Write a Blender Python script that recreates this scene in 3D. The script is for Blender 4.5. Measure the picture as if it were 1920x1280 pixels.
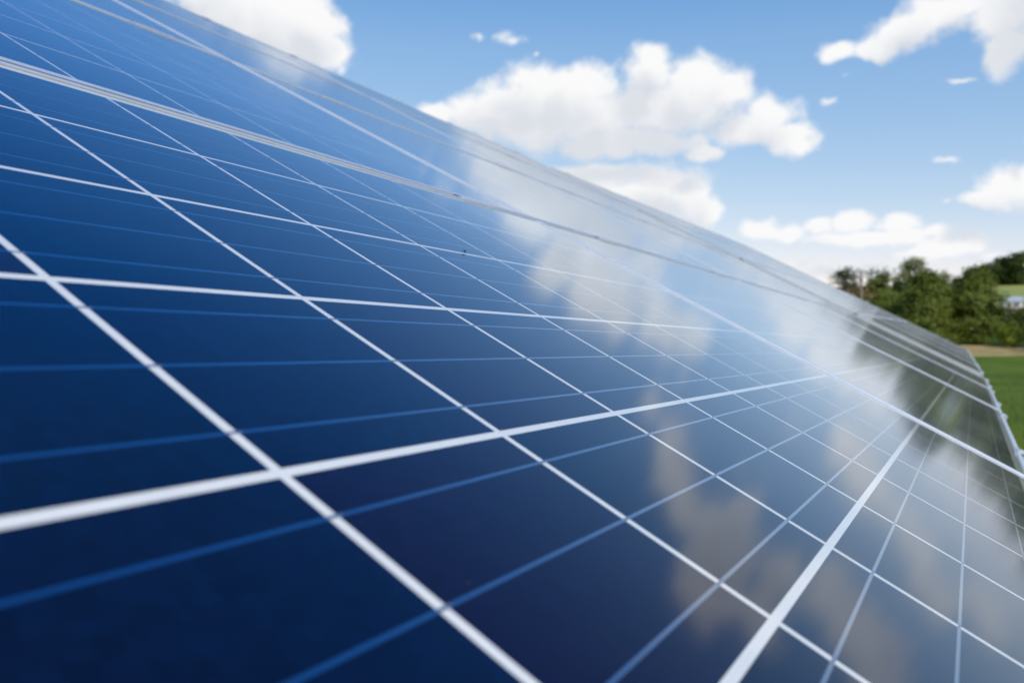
import bpy, bmesh, math, random
import numpy as np
from mathutils import Matrix, Vector
S = bpy.context.scene
for o in list(bpy.data.objects): bpy.data.objects.remove(o)
C = S.collection
rad = math.radians
P = 0.161                                   # pitch of the cells in metres
TILT = rad(28.274)                          # tilt of the array
Z0 = 0.93                                   # height of the array's reference point

# ------------------------------------------------------------------ camera
cam = bpy.data.cameras.new('camera'); camo = bpy.data.objects.new('camera', cam); C.objects.link(camo)
S.camera = camo
psi, pit, rol = 0.50816, 0.00813, 0.00201
fw = Vector((-math.sin(psi)*math.cos(pit), math.cos(psi)*math.cos(pit), math.sin(pit)))
rt = Vector((math.cos(psi), math.sin(psi), 0)); up = rt.cross(fw)
r2 = math.cos(rol)*rt + math.sin(rol)*up; u2 = -math.sin(rol)*rt + math.cos(rol)*up
EYE = Vector((1.3679*P, -0.37818*P, 0.28198*P + Z0))
m = Matrix.Identity(4)
for i in range(3): m[i][0], m[i][1], m[i][2], m[i][3] = r2[i], u2[i], -fw[i], EYE[i]
camo.matrix_world = m
cam.sensor_width = 36; cam.lens = 29.09; cam.clip_start = 0.01; cam.clip_end = 9000
cam.dof.use_dof = True; cam.dof.focus_distance = 4.5*P; cam.dof.aperture_fstop = 8.0
S.cycles.max_bounces = 5; S.cycles.diffuse_bounces = 2; S.cycles.glossy_bounces = 3; S.cycles.transmission_bounces = 3; S.cycles.use_light_tree = False
S.render.resolution_x, S.render.resolution_y = 1024, 682

# ------------------------------------------------------------------ sky, sun, exposure
SUN_AZ, SUN_EL = 134, 43                    # degrees from +Y towards +X, and above the horizon
W = bpy.data.worlds.new('World'); S.world = W; W.use_nodes = True
N = W.node_tree.nodes; L = W.node_tree.links; N.clear()
SKY = 0.11

class G:
    """small helper for building node graphs"""
    def __init__(s, tree): s.t = tree; s.n = tree.nodes; s.l = tree.links
    def new(s, typ, **kw):
        n = s.n.new(typ)
        for k, v in kw.items(): setattr(n, k, v)
        return n
    def put(s, sock, v):
        if isinstance(v, bpy.types.NodeSocket): s.l.new(v, sock)
        else: sock.default_value = v
    def math(s, op, a, b=None, c=None, clamp=False):
        n = s.new('ShaderNodeMath', operation=op, use_clamp=clamp)
        s.put(n.inputs[0], a)
        if b is not None: s.put(n.inputs[1], b)
        if c is not None: s.put(n.inputs[2], c)
        return n.outputs[0]
    def vec(s, op, a, b=None):
        n = s.new('ShaderNodeVectorMath', operation=op); s.put(n.inputs[0], a)
        if b is not None: s.put(n.inputs[1], b)
        return n.outputs['Value'] if op in ('LENGTH', 'DOT_PRODUCT') else n.outputs[0]
    def step(s, v, a, b, smooth=True):
        n = s.new('ShaderNodeMapRange', interpolation_type='SMOOTHSTEP' if smooth else 'LINEAR')
        s.put(n.inputs[0], v); n.inputs[1].default_value = a; n.inputs[2].default_value = b
        return n.outputs[0]
    def noise(s, v, scale, detail=2, rough=.5, col=False):
        n = s.new('ShaderNodeTexNoise')
        if v is not None: s.put(n.inputs['Vector'], v)
        n.inputs['Scale'].default_value = scale; n.inputs['Detail'].default_value = detail; n.inputs['Roughness'].default_value = rough
        return n.outputs[1 if col else 0]
    def mix(s, f, a, b):
        n = s.new('ShaderNodeMix', data_type='RGBA')
        s.put(n.inputs[0], f); s.put(n.inputs[6], a); s.put(n.inputs[7], b)
        return n.outputs[2]

# clouds as (azimuth, elevation, half width, half height) in degrees
CLOUDS = [(-48.1,21.4,2.98,1.67),(-45,21.1,3.25,1.86),(-42.3,21.1,1.83,1.64),(-41.9,19.3,1.58,1.23),(-43.8,19.7,2.94,1.59),(-40.8,18.4,.71,.52),(-50.1,22.4,2.91,1.48),(-46.4,20.1,3.04,1.25),
(-31.2,20.6,.63,.33),(-29.9,20.5,.85,.62),(-27.7,19.7,.33,.3),(-29.2,20.2,.81,.33),
(-34.1,15.9,1.54,.62),(-31.4,15.9,1.85,1.3),(-29.9,16.6,2.15,1.57),(-27.7,17.5,2.44,1.62),(-24.7,17.6,2.76,1.41),(-19.4,19,1.37,1.18),(-19.8,18,2.09,1.66),(-16.4,17.3,2.39,1.65),(-14.2,16.8,1.59,1.18),(-18.5,15.9,5.35,1.96),(-24,15.7,4.76,1.99),(-27.7,15.1,4.06,2),(-11.6,15.2,1.68,1.32),(-10.2,13.6,1.66,1.06),(-21.1,13.9,6.15,.9),(-16.1,13.1,1.26,.69),(-12.9,14.2,2.73,1),
(-18.9,11.4,2.79,1.26),(-22.9,11.7,3.1,.92),(-17.1,10.1,1.91,1.62),(-16,9,1.26,1.06),(-21.1,9.9,3.98,1.78),(-25.4,11.8,2.21,.71),
(-12.4,7.8,1.22,.84),(-8.7,7.9,1.15,.62),(-6.6,8.0,1.3,.72),(-4.3,7.8,1.25,.72),(-2.4,6.9,1.2,.72),(-.4,6.2,1.1,.68),(.9,5.6,.9,.55),(-5.2,7,4.6,.5),(-10.8,7.5,1.3,.62),(-2.2,6,2.4,.5),(-9.3,5,2.1,.55),(-5.1,5.1,2.6,.42),
(-7.5,18.5,1.34,.62),(-5.4,18.5,1.93,.73),(-3.6,19.1,2.11,1.14),(-1.8,20.1,2.05,1.34),(1.6,19.1,1.59,1.43),(1.9,17.2,1.25,1.34),(3.4,19.7,2.11,2.5),(.2,20.5,1.69,1.14),(5,20.7,2.79,1.88),
(-8.1,15.8,.55,.29),(-7.2,16.8,.29,.22),(2.1,9.5,1.95,1.11),(.7,8.9,1.67,.56),(-1.1,11.3,.98,.35),(-1.7,8.9,.52,.29),(2.8,12.1,.32,.6),(4.2,9.6,2.32,1.2),(-.6,16.1,1.26,.21),
(6.8,17,2.4,1.5),(9.6,15.1,2.9,1.9),(12.4,14.3,2.6,1.9),(8.2,19.6,2.4,1.3),(7.7,9.2,2.37,.87),(11.5,9.9,1.92,.95),(5.3,22.5,2.27,1.05),(14.8,15.5,2.12,1.49),(13.4,8,2.01,.8)]

# a node group: direction -> how deep inside the nearest cloud puff
gt = bpy.data.node_groups.new('cloud_field', 'ShaderNodeTree')
gt.interface.new_socket('Vector', in_out='INPUT', socket_type='NodeSocketVector')
gt.interface.new_socket('Field', in_out='OUTPUT', socket_type='NodeSocketFloat')
g = G(gt); gi = g.new('NodeGroupInput'); go = g.new('NodeGroupOutput')
acc = None
for a, e, w, h in CLOUDS:
    mp = g.new('ShaderNodeVectorMath', operation='MULTIPLY_ADD'); g.l.new(gi.outputs[0], mp.inputs[0])
    thin = w*h < .60                    # small scraps are thin, hardly more than a veil
    k = 1.9 if thin else 1.16
    sx, sy = 1/(w*k), 1/(h*k)
    mp.inputs[1].default_value = (sx, sy, 0); mp.inputs[2].default_value = (-a*sx, -e*sy, 0)
    ln = g.vec('LENGTH', mp.outputs[0])
    if thin: ln = g.math('ADD', ln, .66)
    acc = ln if acc is None else g.math('SMOOTH_MIN', acc, ln, .25)
g.l.new(g.math('SUBTRACT', 1.0, acc), go.inputs[0])

g = G(W.node_tree)
sky = g.new('ShaderNodeTexSky', sky_type='NISHITA', sun_disc=False)
sky.sun_elevation = rad(SUN_EL); sky.sun_rotation = rad(SUN_AZ)
sky.air_density = 1.0; sky.dust_density = 0.6; sky.ozone_density = 1.6; sky.altitude = 100
D = g.new('ShaderNodeTexCoord').outputs['Generated']
sp = g.new('ShaderNodeSeparateXYZ'); g.l.new(D, sp.inputs[0])
DEG = 180/math.pi
az = g.math('MULTIPLY', g.math('ARCTAN2', sp.outputs[0], sp.outputs[1]), DEG)
el = g.math('MULTIPLY', g.math('ARCSINE', sp.outputs[2]), DEG)
cb = g.new('ShaderNodeCombineXYZ'); g.put(cb.inputs[0], az); g.put(cb.inputs[1], el)
w1 = g.vec('MULTIPLY', g.vec('SUBTRACT', g.noise(D, 20, 4, .52, col=True), (.5, .5, .5)), (2.6, 1.8, 0))
co = g.vec('ADD', cb.outputs[0], w1)
f1 = g.new('ShaderNodeGroup', node_tree=gt); g.l.new(co, f1.inputs[0])
f2 = g.new('ShaderNodeGroup', node_tree=gt); g.l.new(g.vec('ADD', co, (1.0, 2.1, 0)), f2.inputs[0])
fb = g.noise(D, 32, 6, .57)
fb2 = g.noise(g.vec('ADD', D, (.02, -.01, .03)), 26, 3, .5)
dens = g.math('ADD', f1.outputs[0], g.math('MULTIPLY', g.math('SUBTRACT', fb, .5), 1.15))
# the rest of the sky goes on in the same way: scattered cumulus, thinner overhead
zc = g.math('ADD', g.math('MAXIMUM', sp.outputs[2], 0.0), .12)
pr = g.new('ShaderNodeCombineXYZ'); g.put(pr.inputs[0], g.math('DIVIDE', sp.outputs[0], zc)); g.put(pr.inputs[1], g.math('DIVIDE', sp.outputs[1], zc))
gen = g.noise(pr.outputs[0], 1.3, 5, .55)
away = g.step(g.vec('DOT_PRODUCT', D, (-.34, .8, .45)), .62, .30)
genm = g.math('MULTIPLY', g.step(gen, .56, .66), g.math('MULTIPLY', away, g.step(sp.outputs[2], -.01, .06)))
mask = g.math('MAXIMUM', g.step(dens, -.12, .50), genm)
# sunlit tops and greyer bases
shade = g.step(g.math('ADD', f2.outputs[0], g.math('MULTIPLY', g.math('SUBTRACT', fb2, .5), .9)), -.35, .85)
shade = g.math('MULTIPLY', shade, .80)
tone = g.mix(shade, (.96, .96, .965, 1), (.66, .70, .77, 1))
tone = g.vec('MULTIPLY', tone, (1/SKY, 1/SKY, 1/SKY))
# the clear sky as the camera rendered it: paler at the horizon, a fuller blue overhead
sc_ = g.new('ShaderNodeSeparateColor'); g.l.new(sky.outputs[0], sc_.inputs[0])
cc_ = g.new('ShaderNodeCombineColor')
for i_, (k_, p_) in enumerate(((1.99, 1.22), (1.18, .785), (1.01, .40))):
    g.put(cc_.inputs[i_], g.math('MULTIPLY', g.math('POWER', g.math('MULTIPLY', sc_.outputs[i_], .11), p_), k_/SKY))
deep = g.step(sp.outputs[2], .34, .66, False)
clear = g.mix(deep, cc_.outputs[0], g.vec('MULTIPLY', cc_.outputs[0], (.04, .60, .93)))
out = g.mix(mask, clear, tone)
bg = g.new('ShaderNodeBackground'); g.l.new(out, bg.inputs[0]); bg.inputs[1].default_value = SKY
W.cycles.sampling_method = 'NONE'
g.l.new(bg.outputs[0], g.new('ShaderNodeOutputWorld').inputs[0])

sl = bpy.data.lights.new('sun', 'SUN'); sl.energy = 3.3; sl.angle = rad(.5); sl.color = (1, .975, .945)
so = bpy.data.objects.new('sun', sl); C.objects.link(so)
sd = Vector((math.sin(rad(SUN_AZ))*math.cos(rad(SUN_EL)), math.cos(rad(SUN_AZ))*math.cos(rad(SUN_EL)), math.sin(rad(SUN_EL))))
so.rotation_euler = sd.to_track_quat('Z', 'Y').to_euler()
so.location = (0, 0, 50)
vs = S.view_settings; vs.view_transform = 'Standard'; vs.look = 'None'; vs.exposure = 0.0; vs.gamma = 1; vs.use_curve_mapping = False

# ------------------------------------------------------------------ materials
def mat(name):
    m = bpy.data.materials.new(name); m.use_nodes = True
    g = G(m.node_tree); b = g.n['Principled BSDF']
    return m, g, b
def coat(g, b, tc):
    """the tempered, slightly textured front glass with its anti-reflective finish: weak mirror seen from above, strong at a flat angle"""
    b.inputs['Specular IOR Level'].default_value = 0
    fr = g.new('ShaderNodeFresnel'); fr.inputs['IOR'].default_value = 1.5
    fac = g.math('MULTIPLY', g.math('SUBTRACT', fr.outputs[0], .044), 1.50)
    fac = g.math('MINIMUM', g.math('MAXIMUM', fac, 0.0), .84)
    gl = g.new('ShaderNodeBsdfGlossy'); gl.inputs['Color'].default_value = (.87, .935, 1, 1)
    g.put(gl.inputs['Roughness'], g.math('MULTIPLY_ADD', g.noise(tc, 3.0, 2), .05, .062))
    bp = g.new('ShaderNodeBump'); bp.inputs['Strength'].default_value = .02; bp.inputs['Distance'].default_value = .0006
    g.put(bp.inputs['Height'], g.noise(tc, 480, 1, .6))
    g.l.new(bp.outputs[0], gl.inputs['Normal'])
    mx = g.new('ShaderNodeMixShader'); g.put(mx.inputs[0], fac)
    g.l.new(b.outputs[0], mx.inputs[1]); g.l.new(gl.outputs[0], mx.inputs[2])
    # a thin film of dust: the flatter one looks across it, the more of it lies in the line of sight
    ge = g.new('ShaderNodeNewGeometry')
    cosv = g.math('MAXIMUM', g.vec('DOT_PRODUCT', ge.outputs['Normal'], ge.outputs['Incoming']), .01)
    film = g.math('MULTIPLY', g.math('MULTIPLY_ADD', g.noise(tc, 6, 3, .6), .0035, .0008), g.math('DIVIDE', 1.0, cosv), clamp=True)
    du = g.new('ShaderNodeBsdfDiffuse'); du.inputs[0].default_value = (.42, .41, .39, 1)
    m2 = g.new('ShaderNodeMixShader'); g.put(m2.inputs[0], film)
    g.l.new(mx.outputs[0], m2.inputs[1]); g.l.new(du.outputs[0], m2.inputs[2]); g.l.new(m2.outputs[0], g.n['Material Output'].inputs[0])
def worldco(g):
    return g.new('ShaderNodeNewGeometry').outputs['Position']

M = {}
m, g, b = mat('silicon_cell'); M['cell'] = m
pos = worldco(g)
oi = g.new('ShaderNodeObjectInfo').outputs['Random']; isl = g.new('ShaderNodeNewGeometry').outputs['Random Per Island']
rnd = g.math('FRACT', g.math('ADD', g.math('MULTIPLY', oi, 7.31), isl))
vr = g.new('ShaderNodeTexVoronoi'); vr.inputs['Scale'].default_value = 130; g.l.new(pos, vr.inputs['Vector'])
vsep = g.new('ShaderNodeSeparateColor'); g.l.new(vr.outputs['Color'], vsep.inputs[0])
cr = g.new('ShaderNodeValToRGB'); cr.color_ramp.interpolation = 'LINEAR'
e = cr.color_ramp.elements; e[0].position = 0; e[0].color = (.0001, .0028, .016, 1); e[1].position = 1; e[1].color = (.0040, .0028, .018, 1)
for ps, c in ((.3, (.0001, .0048, .023, 1)), (.55, (.0001, .0080, .031, 1)), (.78, (.0020, .0026, .017, 1))):
    x = e.new(ps); x.color = c
g.put(cr.inputs[0], rnd)
grain = g.math('MULTIPLY_ADD', vsep.outputs[0], .32, .84)
soft = g.math('MULTIPLY_ADD', g.noise(pos, 9, 4), .5, .75)
spk = g.step(g.noise(pos, 260, 1), .80, .86)          # specks of dirt
colr = g.vec('MULTIPLY', cr.outputs[0], g.math('MULTIPLY', grain, soft))
g.put(b.inputs['Base Color'], g.mix(g.math('MULTIPLY', spk, .5), colr, (.10, .09, .08, 1)))
b.inputs['Roughness'].default_value = .5; b.inputs['Specular IOR Level'].default_value = 0.0
coat(g, b, pos)

m, g, b = mat('backsheet_white'); M['sheet'] = m
pos = worldco(g)
g.put(b.inputs['Base Color'], g.mix(g.noise(pos, 40, 4), (.585, .58, .545, 1), (.68, .67, .635, 1)))
b.inputs['Roughness'].default_value = .6; coat(g, b, pos)

m, g, b = mat('busbar_silver'); M['bus'] = m
pos = worldco(g)
b.inputs['Base Color'].default_value = (.31, .34, .41, 1); b.inputs['Metallic'].default_value = 1; b.inputs['Roughness'].default_value = .24
coat(g, b, pos)

m, g, b = mat('ribbon_tin'); M['ribbon'] = m
b.inputs['Base Color'].default_value = (.20, .23, .28, 1); b.inputs['Metallic'].default_value = .6; b.inputs['Roughness'].default_value = .4
coat(g, b, worldco(g))

m, g, b = mat('anodised_aluminium'); M['alu'] = m
pos = worldco(g)
b.inputs['Base Color'].default_value = (.70, .70, .70, 1); b.inputs['Metallic'].default_value = .5
mp = g.new('ShaderNodeMapping'); g.l.new(pos, mp.inputs[0]); mp.inputs['Scale'].default_value = (3, 3, 3)
g.put(b.inputs['Roughness'], g.math('MULTIPLY_ADD', g.noise(mp.outputs[0], 30, 5), .25, .28))
g.put(b.inputs['Base Color'], g.mix(g.noise(pos, 14, 5, .65), (.57, .595, .62, 1), (.70, .72, .74, 1)))

m, g, b = mat('galvanised_steel'); M['steel'] = m
pos = worldco(g)
vr = g.new('ShaderNodeTexVoronoi'); vr.inputs['Scale'].default_value = 45; g.l.new(pos, vr.inputs['Vector'])
g.put(b.inputs['Base Color'], g.mix(vr.outputs['Distance'], (.34, .35, .36, 1), (.50, .51, .52, 1)))
b.inputs['Metallic'].default_value = .8; b.inputs['Roughness'].default_value = .5

m, g, b = mat('ground_grass'); M['ground'] = m
pos = worldco(g)
sp = g.new('ShaderNodeSeparateXYZ'); g.l.new(pos, sp.inputs[0])
c1 = g.mix(g.step(g.noise(pos, .16, 4, .6), .36, .64), (.055, .095, .007, 1), (.145, .20, .018, 1))
c1 = g.mix(g.math('MULTIPLY', g.noise(pos, 9, 4, .7), .6), c1, (.075, .12, .012, 1))
c2 = g.mix(g.noise(pos, .05, 4), (.20, .24, .06, 1), (.36, .36, .12, 1))
far = g.step(g.math('ADD', sp.outputs[1], g.math('MULTIPLY', g.noise(pos, .03, 3), 30)), 185, 200)
g.put(b.inputs['Base Color'], g.mix(far, c1, c2)); b.inputs['Roughness'].default_value = .9
b.inputs['Specular IOR Level'].default_value = .1
bp = g.new('ShaderNodeBump'); bp.inputs['Distance'].default_value = .05; g.put(bp.inputs['Height'], g.noise(pos, 25, 5)); g.l.new(bp.outputs[0], b.inputs['Normal'])

m, g, b = mat('dry_track'); M['track'] = m
pos = worldco(g)
g.put(b.inputs['Base Color'], g.mix(g.step(g.noise(pos, .35, 5, .65), .35, .65), (.26, .185, .055, 1), (.44, .30, .115, 1))); b.inputs['Roughness'].default_value = .95

m, g, b = mat('grass_blades'); M['blade'] = m
isl = g.new('ShaderNodeNewGeometry').outputs['Random Per Island']
g.put(b.inputs['Base Color'], g.mix(isl, (.055, .10, .008, 1), (.14, .195, .02, 1))); b.inputs['Roughness'].default_value = .7

def leafmat(name, a, c):
    m, g, b = mat(name)
    isl = g.new('ShaderNodeNewGeometry').outputs['Random Per Island']
    col = g.mix(isl, a, c)
    g.put(b.inputs['Base Color'], col); b.inputs['Roughness'].default_value = .6; b.inputs['Specular IOR Level'].default_value = .25
    tr = g.new('ShaderNodeBsdfTranslucent'); g.put(tr.inputs[0], col)
    mx = g.new('ShaderNodeMixShader'); mx.inputs[0].default_value = .4
    g.l.new(b.outputs[0], mx.inputs[1]); g.l.new(tr.outputs[0], mx.inputs[2]); g.l.new(mx.outputs[0], g.n['Material Output'].inputs[0])
    M[name] = m
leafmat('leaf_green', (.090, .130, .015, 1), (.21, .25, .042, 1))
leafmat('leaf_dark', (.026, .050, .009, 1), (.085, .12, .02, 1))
leafmat('leaf_pale', (.13, .17, .018, 1), (.26, .28, .040, 1))
leafmat('leaf_lime', (.19, .25, .02, 1), (.34, .37, .045, 1))
m, g, b = mat('bark'); M['bark'] = m
g.put(b.inputs['Base Color'], g.mix(g.noise(worldco(g), 3, 5, .7), (.05, .035, .025, 1), (.15, .11, .08, 1))); b.inputs['Roughness'].default_value = .9
def plain(name, c, r=.7, var=.25, sc=2.0):
    m, g, b = mat(name)
    lo = tuple(x*(1-var) for x in c) + (1,); hi = tuple(min(1, x*(1+var)) for x in c) + (1,)
    g.put(b.inputs['Base Color'], g.mix(g.noise(worldco(g), sc, 4), lo, hi)); b.inputs['Roughness'].default_value = r; M[name] = m
plain('pole_wood', (.19, .145, .105)); plain('plaster_cream', (.68, .60, .48), .8, .1); plain('plaster_white', (.70, .74, .80), .8, .06)
plain('roof_tile', (.30, .14, .09), .8, .3, 6); plain('roof_grey', (.36, .38, .44), .7, .15); plain('barn_wood', (.22, .15, .13), .8, .3, 4); plain('roof_brown', (.36, .26, .23), .8, .2)
plain('pane', (.03, .04, .07), .1, .1); plain('fly_black', (.012, .012, .014), .3, .2, 400); plain('fly_wing', (.10, .10, .11), .2, .2, 400)

# ------------------------------------------------------------------ helpers
def link(name, me, mt, parent=None, M4=None):
    o = bpy.data.objects.new(name, me); C.objects.link(o)
    if mt and not me.materials: me.materials.append(M[mt])
    if parent is not None: o.parent = parent
    if M4 is not None: o.matrix_local = M4
    return o
def tag(o, label, cat, group=None):
    o['label'] = label; o['category'] = cat
    if group: o['group'] = group
    return o
def empty(name, mw):
    o = bpy.data.objects.new(name, None); C.objects.link(o); o.empty_display_size = .1; o.matrix_world = mw
    return o
def mesh(name, v, f, smooth=False):
    me = bpy.data.meshes.new(name); me.from_pydata([tuple(x) for x in v], [], f); me.update()
    if smooth: me.polygons.foreach_set('use_smooth', [True]*len(me.polygons))
    return me
BOXF = [(0,3,2,1),(4,5,6,7),(0,1,5,4),(1,2,6,5),(2,3,7,6),(3,0,4,7)]
class MB:
    def __init__(s): s.v = []; s.f = []
    def box(s, x0, x1, y0, y1, z0, z1):
        k = len(s.v)
        s.v += [(x0,y0,z0),(x1,y0,z0),(x1,y1,z0),(x0,y1,z0),(x0,y0,z1),(x1,y0,z1),(x1,y1,z1),(x0,y1,z1)]
        s.f += [tuple(i+k for i in q) for q in BOXF]; return s
    def tube(s, pts, rs, n=8, cap=True):
        k = len(s.v); pts = [Vector(p) for p in pts]
        for i, p in enumerate(pts):
            d = (pts[min(i+1, len(pts)-1)] - pts[max(i-1, 0)]).normalized()
            a = d.orthogonal().normalized() if i == 0 else (a - d*a.dot(d)).normalized()
            b_ = d.cross(a)
            for j in range(n):
                t = 2*math.pi*j/n; s.v.append(tuple(p + rs[i]*(math.cos(t)*a + math.sin(t)*b_)))
        for i in range(len(pts)-1):
            for j in range(n):
                s.f.append((k+i*n+j, k+i*n+(j+1) % n, k+(i+1)*n+(j+1) % n, k+(i+1)*n+j))
        if cap:
            s.f.append(tuple(k+j for j in range(n))[::-1]); s.f.append(tuple(k+(len(pts)-1)*n+j for j in range(n)))
        return s
    def prism(s, prof, x0, x1):
        """profile of (y, z) pulled along x"""
        k = len(s.v); n = len(prof)
        s.v += [(x0, y, z) for y, z in prof] + [(x1, y, z) for y, z in prof]
        s.f += [(k+i, k+(i+1) % n, k+n+(i+1) % n, k+n+i) for i in range(n)] + [tuple(range(k, k+n))[::-1], tuple(range(k+n, k+2*n))]
        return s
    def me(s, name='m', bevel=0, smooth=False):
        me = mesh(name, s.v, s.f, smooth)
        bm = bmesh.new(); bm.from_mesh(me); bmesh.ops.recalc_face_normals(bm, faces=bm.faces)
        if bevel: bmesh.ops.bevel(bm, geom=list(bm.edges), offset=bevel, segments=2, affect='EDGES', profile=.6)
        bm.to_mesh(me); bm.free(); return me
T3 = Matrix.Translation

# ------------------------------------------------------------------ terrain
HY = [(-9000, 0), (86, 0), (97, .17), (118, 1.45), (150, 3.2), (180, 5.9), (220, 9.6), (260, 16), (300, 22), (360, 26), (450, 28), (700, 31), (9000, 36)]
def hgt(x, y):
    base = float(np.interp(y, [a for a, _ in HY], [b for _, b in HY]))
    und = 0 if y < 100 else min(1, (y-100)/120)*.4*math.sin(x*.021+1.1)*math.sin(y*.013)
    return base + und
random.seed(4); rng = np.random.default_rng(4)
def axis(lim, fine, n):
    a = list(np.arange(-fine, fine+.1, fine/12)); k = fine
    for i in range(n): k *= 1.35; a += [k, -k]
    return sorted(x for x in a if abs(x) < lim)
xs = axis(6000, 60, 16); ys = sorted(set([-4000, -1500, -500, -150, -50, -20] + list(range(0, 95, 8)) + list(range(95, 132, 3)) + list(range(132, 340, 9)) + [360, 400, 450, 520, 600, 700, 900, 1300, 2000, 3500, 6000]))
v = [(x, y, hgt(x, y)) for y in ys for x in xs]; nx = len(xs)
f = [(j*nx+i, j*nx+i+1, (j+1)*nx+i+1, (j+1)*nx+i) for j in range(len(ys)-1) for i in range(nx-1)]
o = link('ground', mesh('ground', v, f, True), 'ground'); o['kind'] = 'structure'
# the strip of dry grass in front of the trees
tx = list(np.arange(-70, 90.1, 2.0)); v = []; f = []
rows = 7
for x in tx:
    y0 = 97 + 1.2*math.sin(x*.11) + .6*math.sin(x*.37); y1 = 117 + 1.5*math.sin(x*.07+2)
    for k in range(rows):
        y = y0 + (y1-y0)*k/(rows-1); v.append((x, y, hgt(x, y) + (.05 if 0 < k < rows-1 else -.02)))
for i in range(len(tx)-1):
    for k in range(rows-1):
        q = i*rows+k; f.append((q, q+rows, q+rows+1, q+1))
o = link('dirt_path', mesh('dirt_path', v, f, True), 'track'); o['kind'] = 'structure'

# ------------------------------------------------------------------ solar tables
CELL, GAPX = P*.968, 0
HX, HW = 5*P, 3*P                             # half size of the block of cells
LX, LW = 10.44*P/2 - .0015, 6.34*P/2 - .0055   # half size of a panel over its frame
LIP, DEP = .009, .040
cs, sn = math.cos(TILT), math.sin(TILT)
MT1 = Matrix(((0, -cs, sn, 0), (1, 0, 0, 0), (0, sn, cs, Z0), (0, 0, 0, 1)))
U1, V0 = 9.22, -2.17                          # first joint along the row, lower edge of the bottom row (in cells)

cell_me = MB().box(-CELL/2, CELL/2, -CELL/2, CELL/2, 0, .00005).me('cell')
bus_me = MB().box(-CELL/2+.0022, CELL/2-.0006, -.0010, .0010, .00005, .00009).me('busbar')
sheet_me = MB().box(-LX+.004, LX-.004, -LW+.004, LW-.004, -.006, 0).me('backsheet')
def railprof(outer, inner):
    """aluminium frame section: wall, top lip over the glass, bottom flange; outer edge at 0, inner towards +"""
    return [(0, -DEP+.0015), (0, .0012), (.0008, .0020), (LIP-.0006, .0020), (LIP, .0014), (LIP, .0002), (.0022, .0002), (.0022, -DEP+.002), (.028, -DEP+.002), (.028, -DEP), (.0015, -DEP)]
long_me = MB().prism(railprof(0, 0), -LX, LX).me('frame_long')
short_me = MB().prism(railprof(0, 0), -LW+LIP+.0003, LW-LIP-.0003).me('frame_short')
RM = [T3((0, -LW, 0)), T3((0, LW, 0)) @ Matrix.Rotation(math.pi, 4, 'Z'),
      T3((-LX, 0, 0)) @ Matrix.Rotation(-math.pi/2, 4, 'Z'), T3((LX, 0, 0)) @ Matrix.Rotation(math.pi/2, 4, 'Z')]
field = MB(); busf = MB(); rib = MB()
for i in range(10):
    for j in range(6):
        cx, cy = (i-4.5)*P, (j-2.5)*P
        field.box(cx-CELL/2, cx+CELL/2, cy-CELL/2, cy+CELL/2, 0, .00005)
        for k in (-1, 0, 1):
            busf.box(cx-CELL/2+.0022, cx+CELL/2-.0006, cy+k*P*.325-.001, cy+k*P*.325+.001, .00005, .00009)
            if i < 9: rib.box(cx+CELL/2-.0006, cx+P-CELL/2+.0022, cy+k*P*.325-.0009, cy+k*P*.325+.0009, .0, .00007)
field_me, busf_me, rib_me = field.me('cell_field'), busf.me('busbar_field'), rib.me('ribbon_links')

ROWN = ['bottom', 'second', 'third', 'top']; ORD = ['first', 'second', 'third', 'fourth', 'fifth']
def panel(MT, u, v, detail, label):
    """u, v: middle of the panel in cells; MT: the table's plane"""
    r = empty('solar_panel', MT @ T3((u*P + random.gauss(0, .0003), v*P + random.gauss(0, .0003), random.gauss(0, .0001))) @ Matrix.Rotation(random.gauss(0, .0003), 4, 'Z'))
    tag(r, label, 'solar panel', 'solar panels of the two tables')
    link('backsheet', sheet_me, 'sheet', r)
    for i, me in enumerate((long_me, long_me, short_me, short_me)): link('frame_rail', me, 'alu', r, RM[i])
    if detail:
        for i in range(10):
            for j in range(6):
                c = link('cell', cell_me, 'cell', r, T3(((i-4.5)*P, (j-2.5)*P, 0)))
                for k in (-1, 0, 1): link('busbar', bus_me, 'bus', c, T3((0, k*P*.325, 0)))
    else:
        link('cell_field', field_me, 'cell', r)['kind'] = 'stuff'
        link('busbar_field', busf_me, 'bus', r)['kind'] = 'stuff'
    link('ribbon_links', rib_me, 'ribbon', r)['kind'] = 'stuff'
    return r

CP, RP = 10.44, 6.34
UC = [U1 + CP*(k-.5) for k in range(-1, 4)]       # middles of the columns, the last one ends at the gap
VC = [V0 + RP*(k+.5) for k in range(4)]
for ci, u in enumerate(UC):
    for ri, vv in enumerate(VC):
        det = (ci == 1 and ri < 3) or (ci == 2 and ri < 2)
        panel(MT1, u, vv, det, 'blue solar panel in the %s row of the long table, %s before the gap' % (ROWN[ri], ORD[4-ci]))
# the table beyond the gap stands a little higher and is turned a little
G0 = U1 + 3*CP + 3.6
MT2 = MT1 @ T3((G0*P, V0*P, 0)) @ T3((0, .10*P, .05*P)) @ MT1.to_3x3().to_4x4().inverted() @ Matrix.Rotation(.0175, 4, 'Z') @ Matrix.Rotation(.0215, 4, 'X') @ Matrix.Rotation(-.002, 4, 'Y') @ MT1.to_3x3().to_4x4()
for ci in range(5):
    for ri in range(4):
        panel(MT2, CP*(ci+.5), RP*(ri+.5), False, 'blue solar panel in the %s row of the raised table, %s after the gap' % (ROWN[ri], ORD[ci]))

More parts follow.
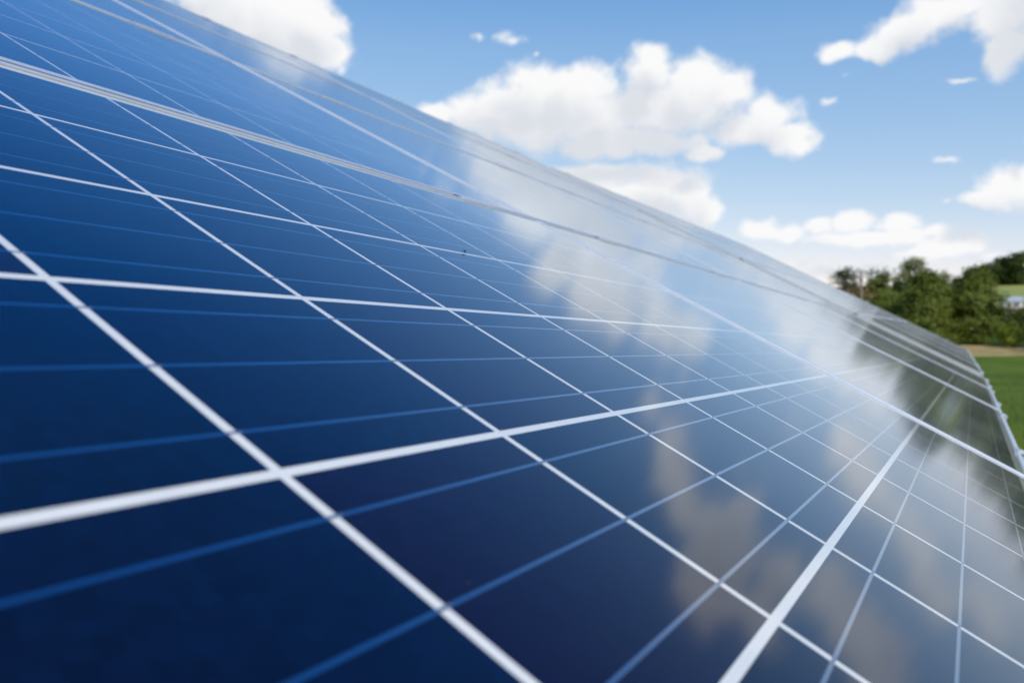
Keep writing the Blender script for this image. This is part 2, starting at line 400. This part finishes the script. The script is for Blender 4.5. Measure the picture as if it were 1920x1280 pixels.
# mounting racks: sloping rails, beams, posts, clamps
def clamp_me(end):
    b_ = MB()
    if end:
        b_.box(-.030, .030, -.006, .008, .0022, .0048); b_.box(-.030, .030, -.0095, -.0045, -.040, .0048)
        b_.tube([(0, .001, .0045), (0, .001, .0075)], [.0065, .0065], 6)
    else:
        b_.box(-.055, .055, -.0125, .0125, .0021, .0034); b_.box(-.055, .055, -.0052, .0052, -.038, .0028)
        b_.tube([(0, 0, .0032), (0, 0, .0042)], [.005, .005], 6)
    return b_.me('clamp')
cl_mid, cl_end = clamp_me(False), clamp_me(True)
gap_shade_me = MB().box(-.064, -.0555, -.0052, .0052, -.030, .0024).me('gap_shade')  # black block added as the dark shade in the gap at a clamp's end
def rack(MT, us, ulo, uhi, vlo, vhi, label):
    r = empty('mounting_rack', T3(MT @ Vector((us[0]*P, vlo*P, 0))) ); r.matrix_world.translation.z = 0
    bpy.context.view_layer.update(); inv = T3(-r.matrix_world.translation) if False else r.matrix_world.inverted()
    tag(r, label, 'mounting rack', 'racks carrying the solar panels')
    rail = MB().prism([(-.02, -DEP-.0405), (.02, -DEP-.0405), (.02, -DEP-.0005), (.006, -DEP-.0005), (.006, -DEP-.008), (-.006, -DEP-.008), (-.006, -DEP-.0005), (-.02, -DEP-.0005)], vlo*P-.02, vhi*P+.04).me('rail')
    R90 = Matrix.Rotation(math.pi/2, 4, 'Z')
    for u in us:
        link('rail', rail, 'alu', r, inv @ MT @ T3((u*P, 0, 0)) @ R90)
        for k in range(5):
            vv = vlo + (vhi-vlo)*k/4
            Mx = MT @ T3((u*P, vv*P, 0))
            if k == 0: Mx = Mx @ T3((0, .005, 0))
            if k == 4: Mx = Mx @ T3((0, -.005, 0)) @ Matrix.Rotation(math.pi, 4, 'Z')
            c_ = link('clamp', cl_end if k in (0, 4) else cl_mid, 'alu', r, inv @ Mx)
            if k in (1, 2, 3): link('gap_shade', gap_shade_me, 'fly_black', c_)
    for vv in (vlo+4.5, vhi-5):
        beam = MB().box(ulo*P, uhi*P, -.035, .035, -DEP-.1405, -DEP-.0405).me('beam', .004)
        link('beam', beam, 'steel', r, inv @ MT @ T3((0, vv*P, 0)))
        for k in range(4):
            u = ulo + (uhi-ulo)*(.1 + .8*k/3)
            p = MT @ Vector((u*P, vv*P, -DEP-.125))
            h_ = p.z + .35
            post = MB().prism([(-.05, -.04), (.05, -.04), (.05, .04), (.044, .04), (.044, -.034), (-.044, -.034), (-.044, .04), (-.05, .04)], 0, h_).me('post')
            link('post', post, 'steel', r, inv @ T3((p.x, p.y, p.z-h_)) @ Matrix.Rotation(-math.pi/2, 4, 'Y'))
    return r
def rails(u0, n): return [u0 + CP*k + d for k in range(n) for d in (2.5, CP-1.45)]
rack(MT1, rails(U1-2*CP, 5), U1-2*CP+.3, U1+3*CP-.3, V0, V0+4*RP, 'aluminium and steel rack under the long table of panels before the gap')
rack(MT2, rails(0, 5), .3, 5*CP-.3, 0, 4*RP, 'aluminium and steel rack under the raised table of panels after the gap')

# ------------------------------------------------------------------ a fly on a line between two cells
fl = empty('fly', MT1 @ T3((4.57*P, 2.02*P, .0004)) @ Matrix.Rotation(.9, 4, 'Z'))
tag(fl, 'tiny black fly standing on a white line between solar cells', 'fly')
def ell(c, r, n=10):
    bm = bmesh.new(); bmesh.ops.create_uvsphere(bm, u_segments=n, v_segments=n//2+2, radius=1)
    bmesh.ops.transform(bm, matrix=T3(c) @ Matrix.Diagonal((*r, 1)), verts=bm.verts)
    me = bpy.data.meshes.new('e'); bm.to_mesh(me); bm.free(); me.polygons.foreach_set('use_smooth', [True]*len(me.polygons)); return me
link('abdomen', ell((-.0017, 0, .0016), (.0016, .0010, .0009)), 'fly_black', fl)
link('thorax', ell((.0003, 0, .0019), (.0011, .0009, .0010)), 'fly_black', fl)
link('head', ell((.0017, 0, .0018), (.0006, .0008, .0007)), 'fly_black', fl)
for sgn in (-1, 1):
    wv = [(0, .0003*sgn, .0027), (-.0012, .0012*sgn, .0029), (-.0030, .0014*sgn, .0028), (-.0036, .0008*sgn, .0027), (-.0020, .0002*sgn, .0027)]
    wv += [(x, y, z+.00004) for x, y, z in wv]
    link('wing', mesh('wing', wv, [(0,1,2,3,4), (5,6,7,8,9)] + [(i, (i+1) % 5, 5+(i+1) % 5, 5+i) for i in range(5)]), 'fly_wing', fl)
    for k in range(3):
        x = .0009 - .0008*k
        link('leg', MB().tube([(x, .0005*sgn, .0016), (x+.0006*(1-k), .0016*sgn, .0021), (x+.0012*(1-k), .0022*sgn, 0)], [.00013, .00011, .00008], 5).me('leg'), 'fly_black', fl)

# ------------------------------------------------------------------ trees
def leaves(cent, spread, per, size, zs=1.0):
    cent = np.asarray(cent); n = len(cent)*per
    p = np.repeat(cent, per, 0) + rng.normal(0, 1, (n, 3))*np.asarray(spread)
    mid = np.array([0, 0, cent[:, 2].mean()*.9]); nr = (p-mid)*np.array([1, 1, .6]); nr /= np.linalg.norm(nr, axis=1)[:, None] + 1e-6
    nr = nr + rng.normal(0, .45, (n, 3)) + np.array([0, 0, .25])
    a = np.cross(nr, rng.normal(0, 1, (n, 3))); a /= np.linalg.norm(a, axis=1)[:, None]
    b_ = np.cross(nr, a); b_ /= np.linalg.norm(b_, axis=1)[:, None]
    s = size*rng.uniform(.6, 1.3, (n, 1))
    q = np.stack([p - a*s, p + b_*s*.55, p + a*s, p - b_*s*.55], 1).reshape(-1, 3)
    me = bpy.data.meshes.new('foliage'); me.vertices.add(4*n); me.vertices.foreach_set('co', q.ravel())
    me.loops.add(4*n); me.loops.foreach_set('vertex_index', np.arange(4*n, dtype=np.int32))
    me.polygons.add(n); me.polygons.foreach_set('loop_start', np.arange(0, 4*n, 4, dtype=np.int32)); me.polygons.foreach_set('loop_total', np.full(n, 4, np.int32))
    me.update(); me.validate(); return me
def tree(az, d, h, w, kind, lm, label, group='trees along the field', cat='tree', per=60, ncl=150, size=.18, low=.22):
    x, y = EYE.x + d*math.sin(rad(az)), EYE.y + d*math.cos(rad(az)); z = hgt(x, y) - .1
    r = empty('conifer_tree' if kind == 'cone' else ('shrub' if kind == 'shrub' else 'broadleaf_tree'), T3((x, y, z)))
    tag(r, label, cat, group)
    cent = []
    lobes = []
    if kind == 'cone':
        for i in range(ncl):
            t = random.random()**.85; zz = h*(.04 + .95*t)
            rr = w/2*min(1, (1-t)**.62*1.12)*(1 + .25*math.sin(5*t*6.28 + az*9)) * math.sqrt(random.uniform(.25, 1)); a = random.uniform(0, 6.283)
            cent.append((rr*math.cos(a), rr*math.sin(a), zz))
    else:
        lo = 0 if kind == 'shrub' else low
        for i in range(9):
            t = random.uniform(lo+.12, .84); a = random.uniform(0, 6.283); rr = w*.27*math.sin(math.pi*min(1, t*.95))*random.uniform(.5, 1.1)
            lobes.append((rr*math.cos(a), rr*math.sin(a), h*t, w*random.uniform(.19, .29)))
        lobes.append((0, 0, h*.86, w*.2))
        for i in range(ncl):
            lx, ly, lz, lr = random.choice(lobes)
            dv = Vector((random.gauss(0, 1), random.gauss(0, 1), random.gauss(0, 1))).normalized()*lr*random.uniform(.55, 1.05)
            cent.append((lx+dv.x, ly+dv.y, max(.1, min(h*.98, lz + dv.z*.8))))
    sc = w/7
    link('crown', leaves(cent, (.42*sc, .42*sc, .30*sc), per, size*max(.55, sc)), lm, r)
    tk = MB(); r0 = h*.02 if kind != 'shrub' else h*.03
    bend = random.uniform(-.2, .2)*w*.1
    tk.tube([(0, 0, -.3), (bend*.3, 0, h*.2), (bend*.7, bend*.3, h*.5), (bend, bend*.4, h*.9)], [r0*1.4, r0, r0*.7, r0*.15], 9)
    for i in range(8):
        t = random.uniform(.2, .7)
        tip = random.choice(lobes)[:3] if lobes else (math.cos(i*2.4)*w*.4*(1-t), math.sin(i*2.4)*w*.4*(1-t), h*t+.05*h)
        tk.tube([(bend*t, 0, h*t*.7), ((tip[0]+bend)*.5, tip[1]*.5, h*t*.35+tip[2]*.55), tip], [r0*.5, r0*.32, r0*.1], 6)
    link('trunk', tk.me('trunk', smooth=True), 'bark', r)
    return r
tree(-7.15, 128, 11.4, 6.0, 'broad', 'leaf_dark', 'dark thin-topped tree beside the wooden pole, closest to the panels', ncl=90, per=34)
tree(-5.15, 124, 10.4, 7.6, 'broad', 'leaf_green', 'mid-green tree between the wooden pole and the yellow-green tree', ncl=130)
tree(-3.15, 142, 13.4, 7.4, 'broad', 'leaf_pale', 'yellow-green tree rising behind the dark row of conifers', ncl=130)
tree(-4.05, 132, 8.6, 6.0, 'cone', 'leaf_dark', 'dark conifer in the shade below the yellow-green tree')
tree(-2.45, 118, 9.2, 8.6, 'cone', 'leaf_green', 'broad green conifer in front of the yellow-green tree', ncl=230)
tree(-1.55, 125, 9.7, 5.0, 'cone', 'leaf_green', 'slim green conifer between two broad conifers', ncl=130)
tree(.15, 120, 9.6, 8.2, 'cone', 'leaf_green', 'broad green conifer at the end of the row, beside the white shed', ncl=230)
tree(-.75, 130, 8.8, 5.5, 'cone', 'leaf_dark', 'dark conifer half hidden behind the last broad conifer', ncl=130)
tree(1.83, 113, 2.3, 3.6, 'shrub', 'leaf_lime', 'small bright lime green bush at the edge of the dry strip', 'shrubs', 'shrub', ncl=70, size=.2)
tree(2.75, 126, 4.2, 6.0, 'shrub', 'leaf_dark', 'dark bush below the brown barn', 'shrubs', 'shrub', ncl=110)
for a, d, h, w, s in ((.75, 285, 7.0, 9, 'shorter dark wood tree at the lower end of the hill wood'), (1.5, 292, 8.0, 10, 'rounded dark wood tree above the meadow and white shed'), (2.35, 290, 9.4, 10, 'tall dark wood tree on the hill above the meadow'), (3.3, 296, 10, 12, 'broad dark wood tree on the hill beyond the meadow')):
    tree(a, d, h, w, 'broad', 'leaf_dark', s, 'wood on the hill', ncl=150, per=30, size=.3, low=-.1)
# trees that stand outside the picture and show only in the glass
for a, d, h, w, k, s in ((4.6, 112, 7.8, 9, 'cone', 'green conifer beside the dark bush, mirrored in the glass'), (7.0, 104, 7.4, 10, 'broad', 'rounded green tree mirrored in the lower panels'), (9.6, 96, 7.4, 9, 'broad', 'wide green tree mirrored low in the glass'), (12.0, 90, 7.6, 8, 'cone', 'tall green conifer mirrored at the panel edge'), (14.6, 88, 8.6, 9, 'broad', 'tall leafy tree mirrored at the lowest cells'), (17.6, 90, 10, 10, 'broad', 'large spreading tree at the far side of the field')):
    tree(a, d, h, w, k, 'leaf_green', s, ncl=120)

# ------------------------------------------------------------------ pole, houses
def at(az, d): return EYE.x + d*math.sin(rad(az)), EYE.y + d*math.cos(rad(az))
x, y = at(-6.22, 116); z = hgt(x, y)
r = empty('utility_pole', T3((x, y, z)))
tag(r, 'brown wooden utility pole standing in front of the trees', 'utility pole')
link('pole', MB().tube([(0, 0, -.5), (0, 0, 5), (0, 0, 10.2-z+.95)], [.19, .17, .13], 10).me('pole', smooth=True), 'pole_wood', r)
link('bracket', MB().box(-.22, .22, -.24, -.14, 8.75, 8.85).me('bracket', .01), 'steel', r)
for k in (-.16, .16): link('insulator', MB().tube([(k, -.19, 8.845), (k, -.19, 8.93), (k, -.19, 9.03)], [.03, .05, .03], 8).me('insulator'), 'plaster_white', r)

def house(az, d, w, dep, hw, hr, wall, roof, name, label, rot, wins, door=None, zoff=0):
    x, y = at(az, d); z = hgt(x, y) - .3 + zoff
    r = empty(name, T3((x, y, z)) @ Matrix.Rotation(rot, 4, 'Z')); tag(r, label, 'house' if name == 'house' else 'building')
    b_ = MB(); b_.box(-w/2, w/2, -dep/2, dep/2, -1, hw)
    b_.prism([(-dep/2+.001, hw+.001), (dep/2-.001, hw+.001), (0, hw+hr-.03)], -w/2+.001, w/2-.001)
    link('wall', b_.me('wall'), wall, r)
    e_ = .35; t_ = .14; sl_ = hr/(dep/2)
    rf = MB().prism([(-dep/2-e_, hw-e_*sl_), (0, hw+hr), (dep/2+e_, hw-e_*sl_), (dep/2+e_, hw-e_*sl_+t_), (0, hw+hr+t_), (-dep/2-e_, hw-e_*sl_+t_)], -w/2-e_, w/2+e_)
    link('roof', rf.me('roof'), roof, r)
    for wx, wz, ww, wh in wins:
        wi = link('window', MB().box(wx-ww/2-.08, wx+ww/2+.08, -dep/2-.05, -dep/2+.02, wz-.08, wz+wh+.08).me('win', .01), 'plaster_white' if wall != 'plaster_white' else 'roof_grey', r)
        link('pane', MB().box(wx-ww/2, wx+ww/2, -dep/2-.06, -dep/2-.04, wz, wz+wh).me('pane'), 'pane', wi)
    if door:
        do = link('door', MB().box(door-.5, door+.5, -dep/2-.05, -dep/2+.02, .3, 2.4).me('door', .01), 'barn_wood', r)
        link('handle', MB().box(door+.34, door+.42, -dep/2-.11, -dep/2-.045, 1.3, 1.36).me('handle'), 'steel', do)
    return r
house(-6.4, 215, 11, 8, 5.0, 2.6, 'plaster_cream', 'roof_tile', 'house', 'cream house with red tiled roof half hidden behind the pole', 0.05, [(-4, 1.2, 1.1, 1.3), (-1.5, 1.2, 1.1, 1.3), (1.5, 1.2, 1.1, 1.3), (4, 1.2, 1.1, 1.3), (-4, 3.3, 1.1, 1.1), (0, 3.3, 1.1, 1.1), (4, 3.3, 1.1, 1.1)], -2.9, -.6)
house(2.02, 222, 3.6, 3.4, 2.3, .9, 'plaster_white', 'roof_grey', 'shed', 'small white shed with grey roof on the pale meadow slope', 0.1, [(-.75, 1.15, 1.0, .55), (.75, 1.15, 1.0, .55)])
house(2.55, 186, 5.6, 4.4, 1.5, 1.3, 'barn_wood', 'roof_brown', 'barn', 'low brown barn below the white shed', 0.12, [(-1.4, .7, .8, .5)], 1.3)

# ------------------------------------------------------------------ grass blades near the panels
n = 60000
px = rng.uniform(.35, 11, n); py = 2 + 38*rng.uniform(0, 1, n)**1.3
a = rng.uniform(0, 6.283, n); hgtb = rng.uniform(.03, .09, n); wd = .004
dx, dy = np.cos(a)*wd, np.sin(a)*wd; lx_, ly_ = rng.normal(0, .025, n), rng.normal(0, .025, n)
q = np.stack([np.stack([px-dx, py-dy, np.zeros(n)-.01], 1), np.stack([px+dx, py+dy, np.zeros(n)-.01], 1), np.stack([px+lx_, py+ly_, hgtb], 1)], 1).reshape(-1, 3)
me = bpy.data.meshes.new('grass'); me.vertices.add(3*n); me.vertices.foreach_set('co', q.ravel())
me.loops.add(3*n); me.loops.foreach_set('vertex_index', np.arange(3*n, dtype=np.int32))
me.polygons.add(n); me.polygons.foreach_set('loop_start', np.arange(0, 3*n, 3, dtype=np.int32)); me.polygons.foreach_set('loop_total', np.full(n, 3, np.int32))
me.update()
o = link('grass', me, 'blade'); o['kind'] = 'stuff'; o['label'] = 'short green grass beside the solar panels'; o['category'] = 'grass'
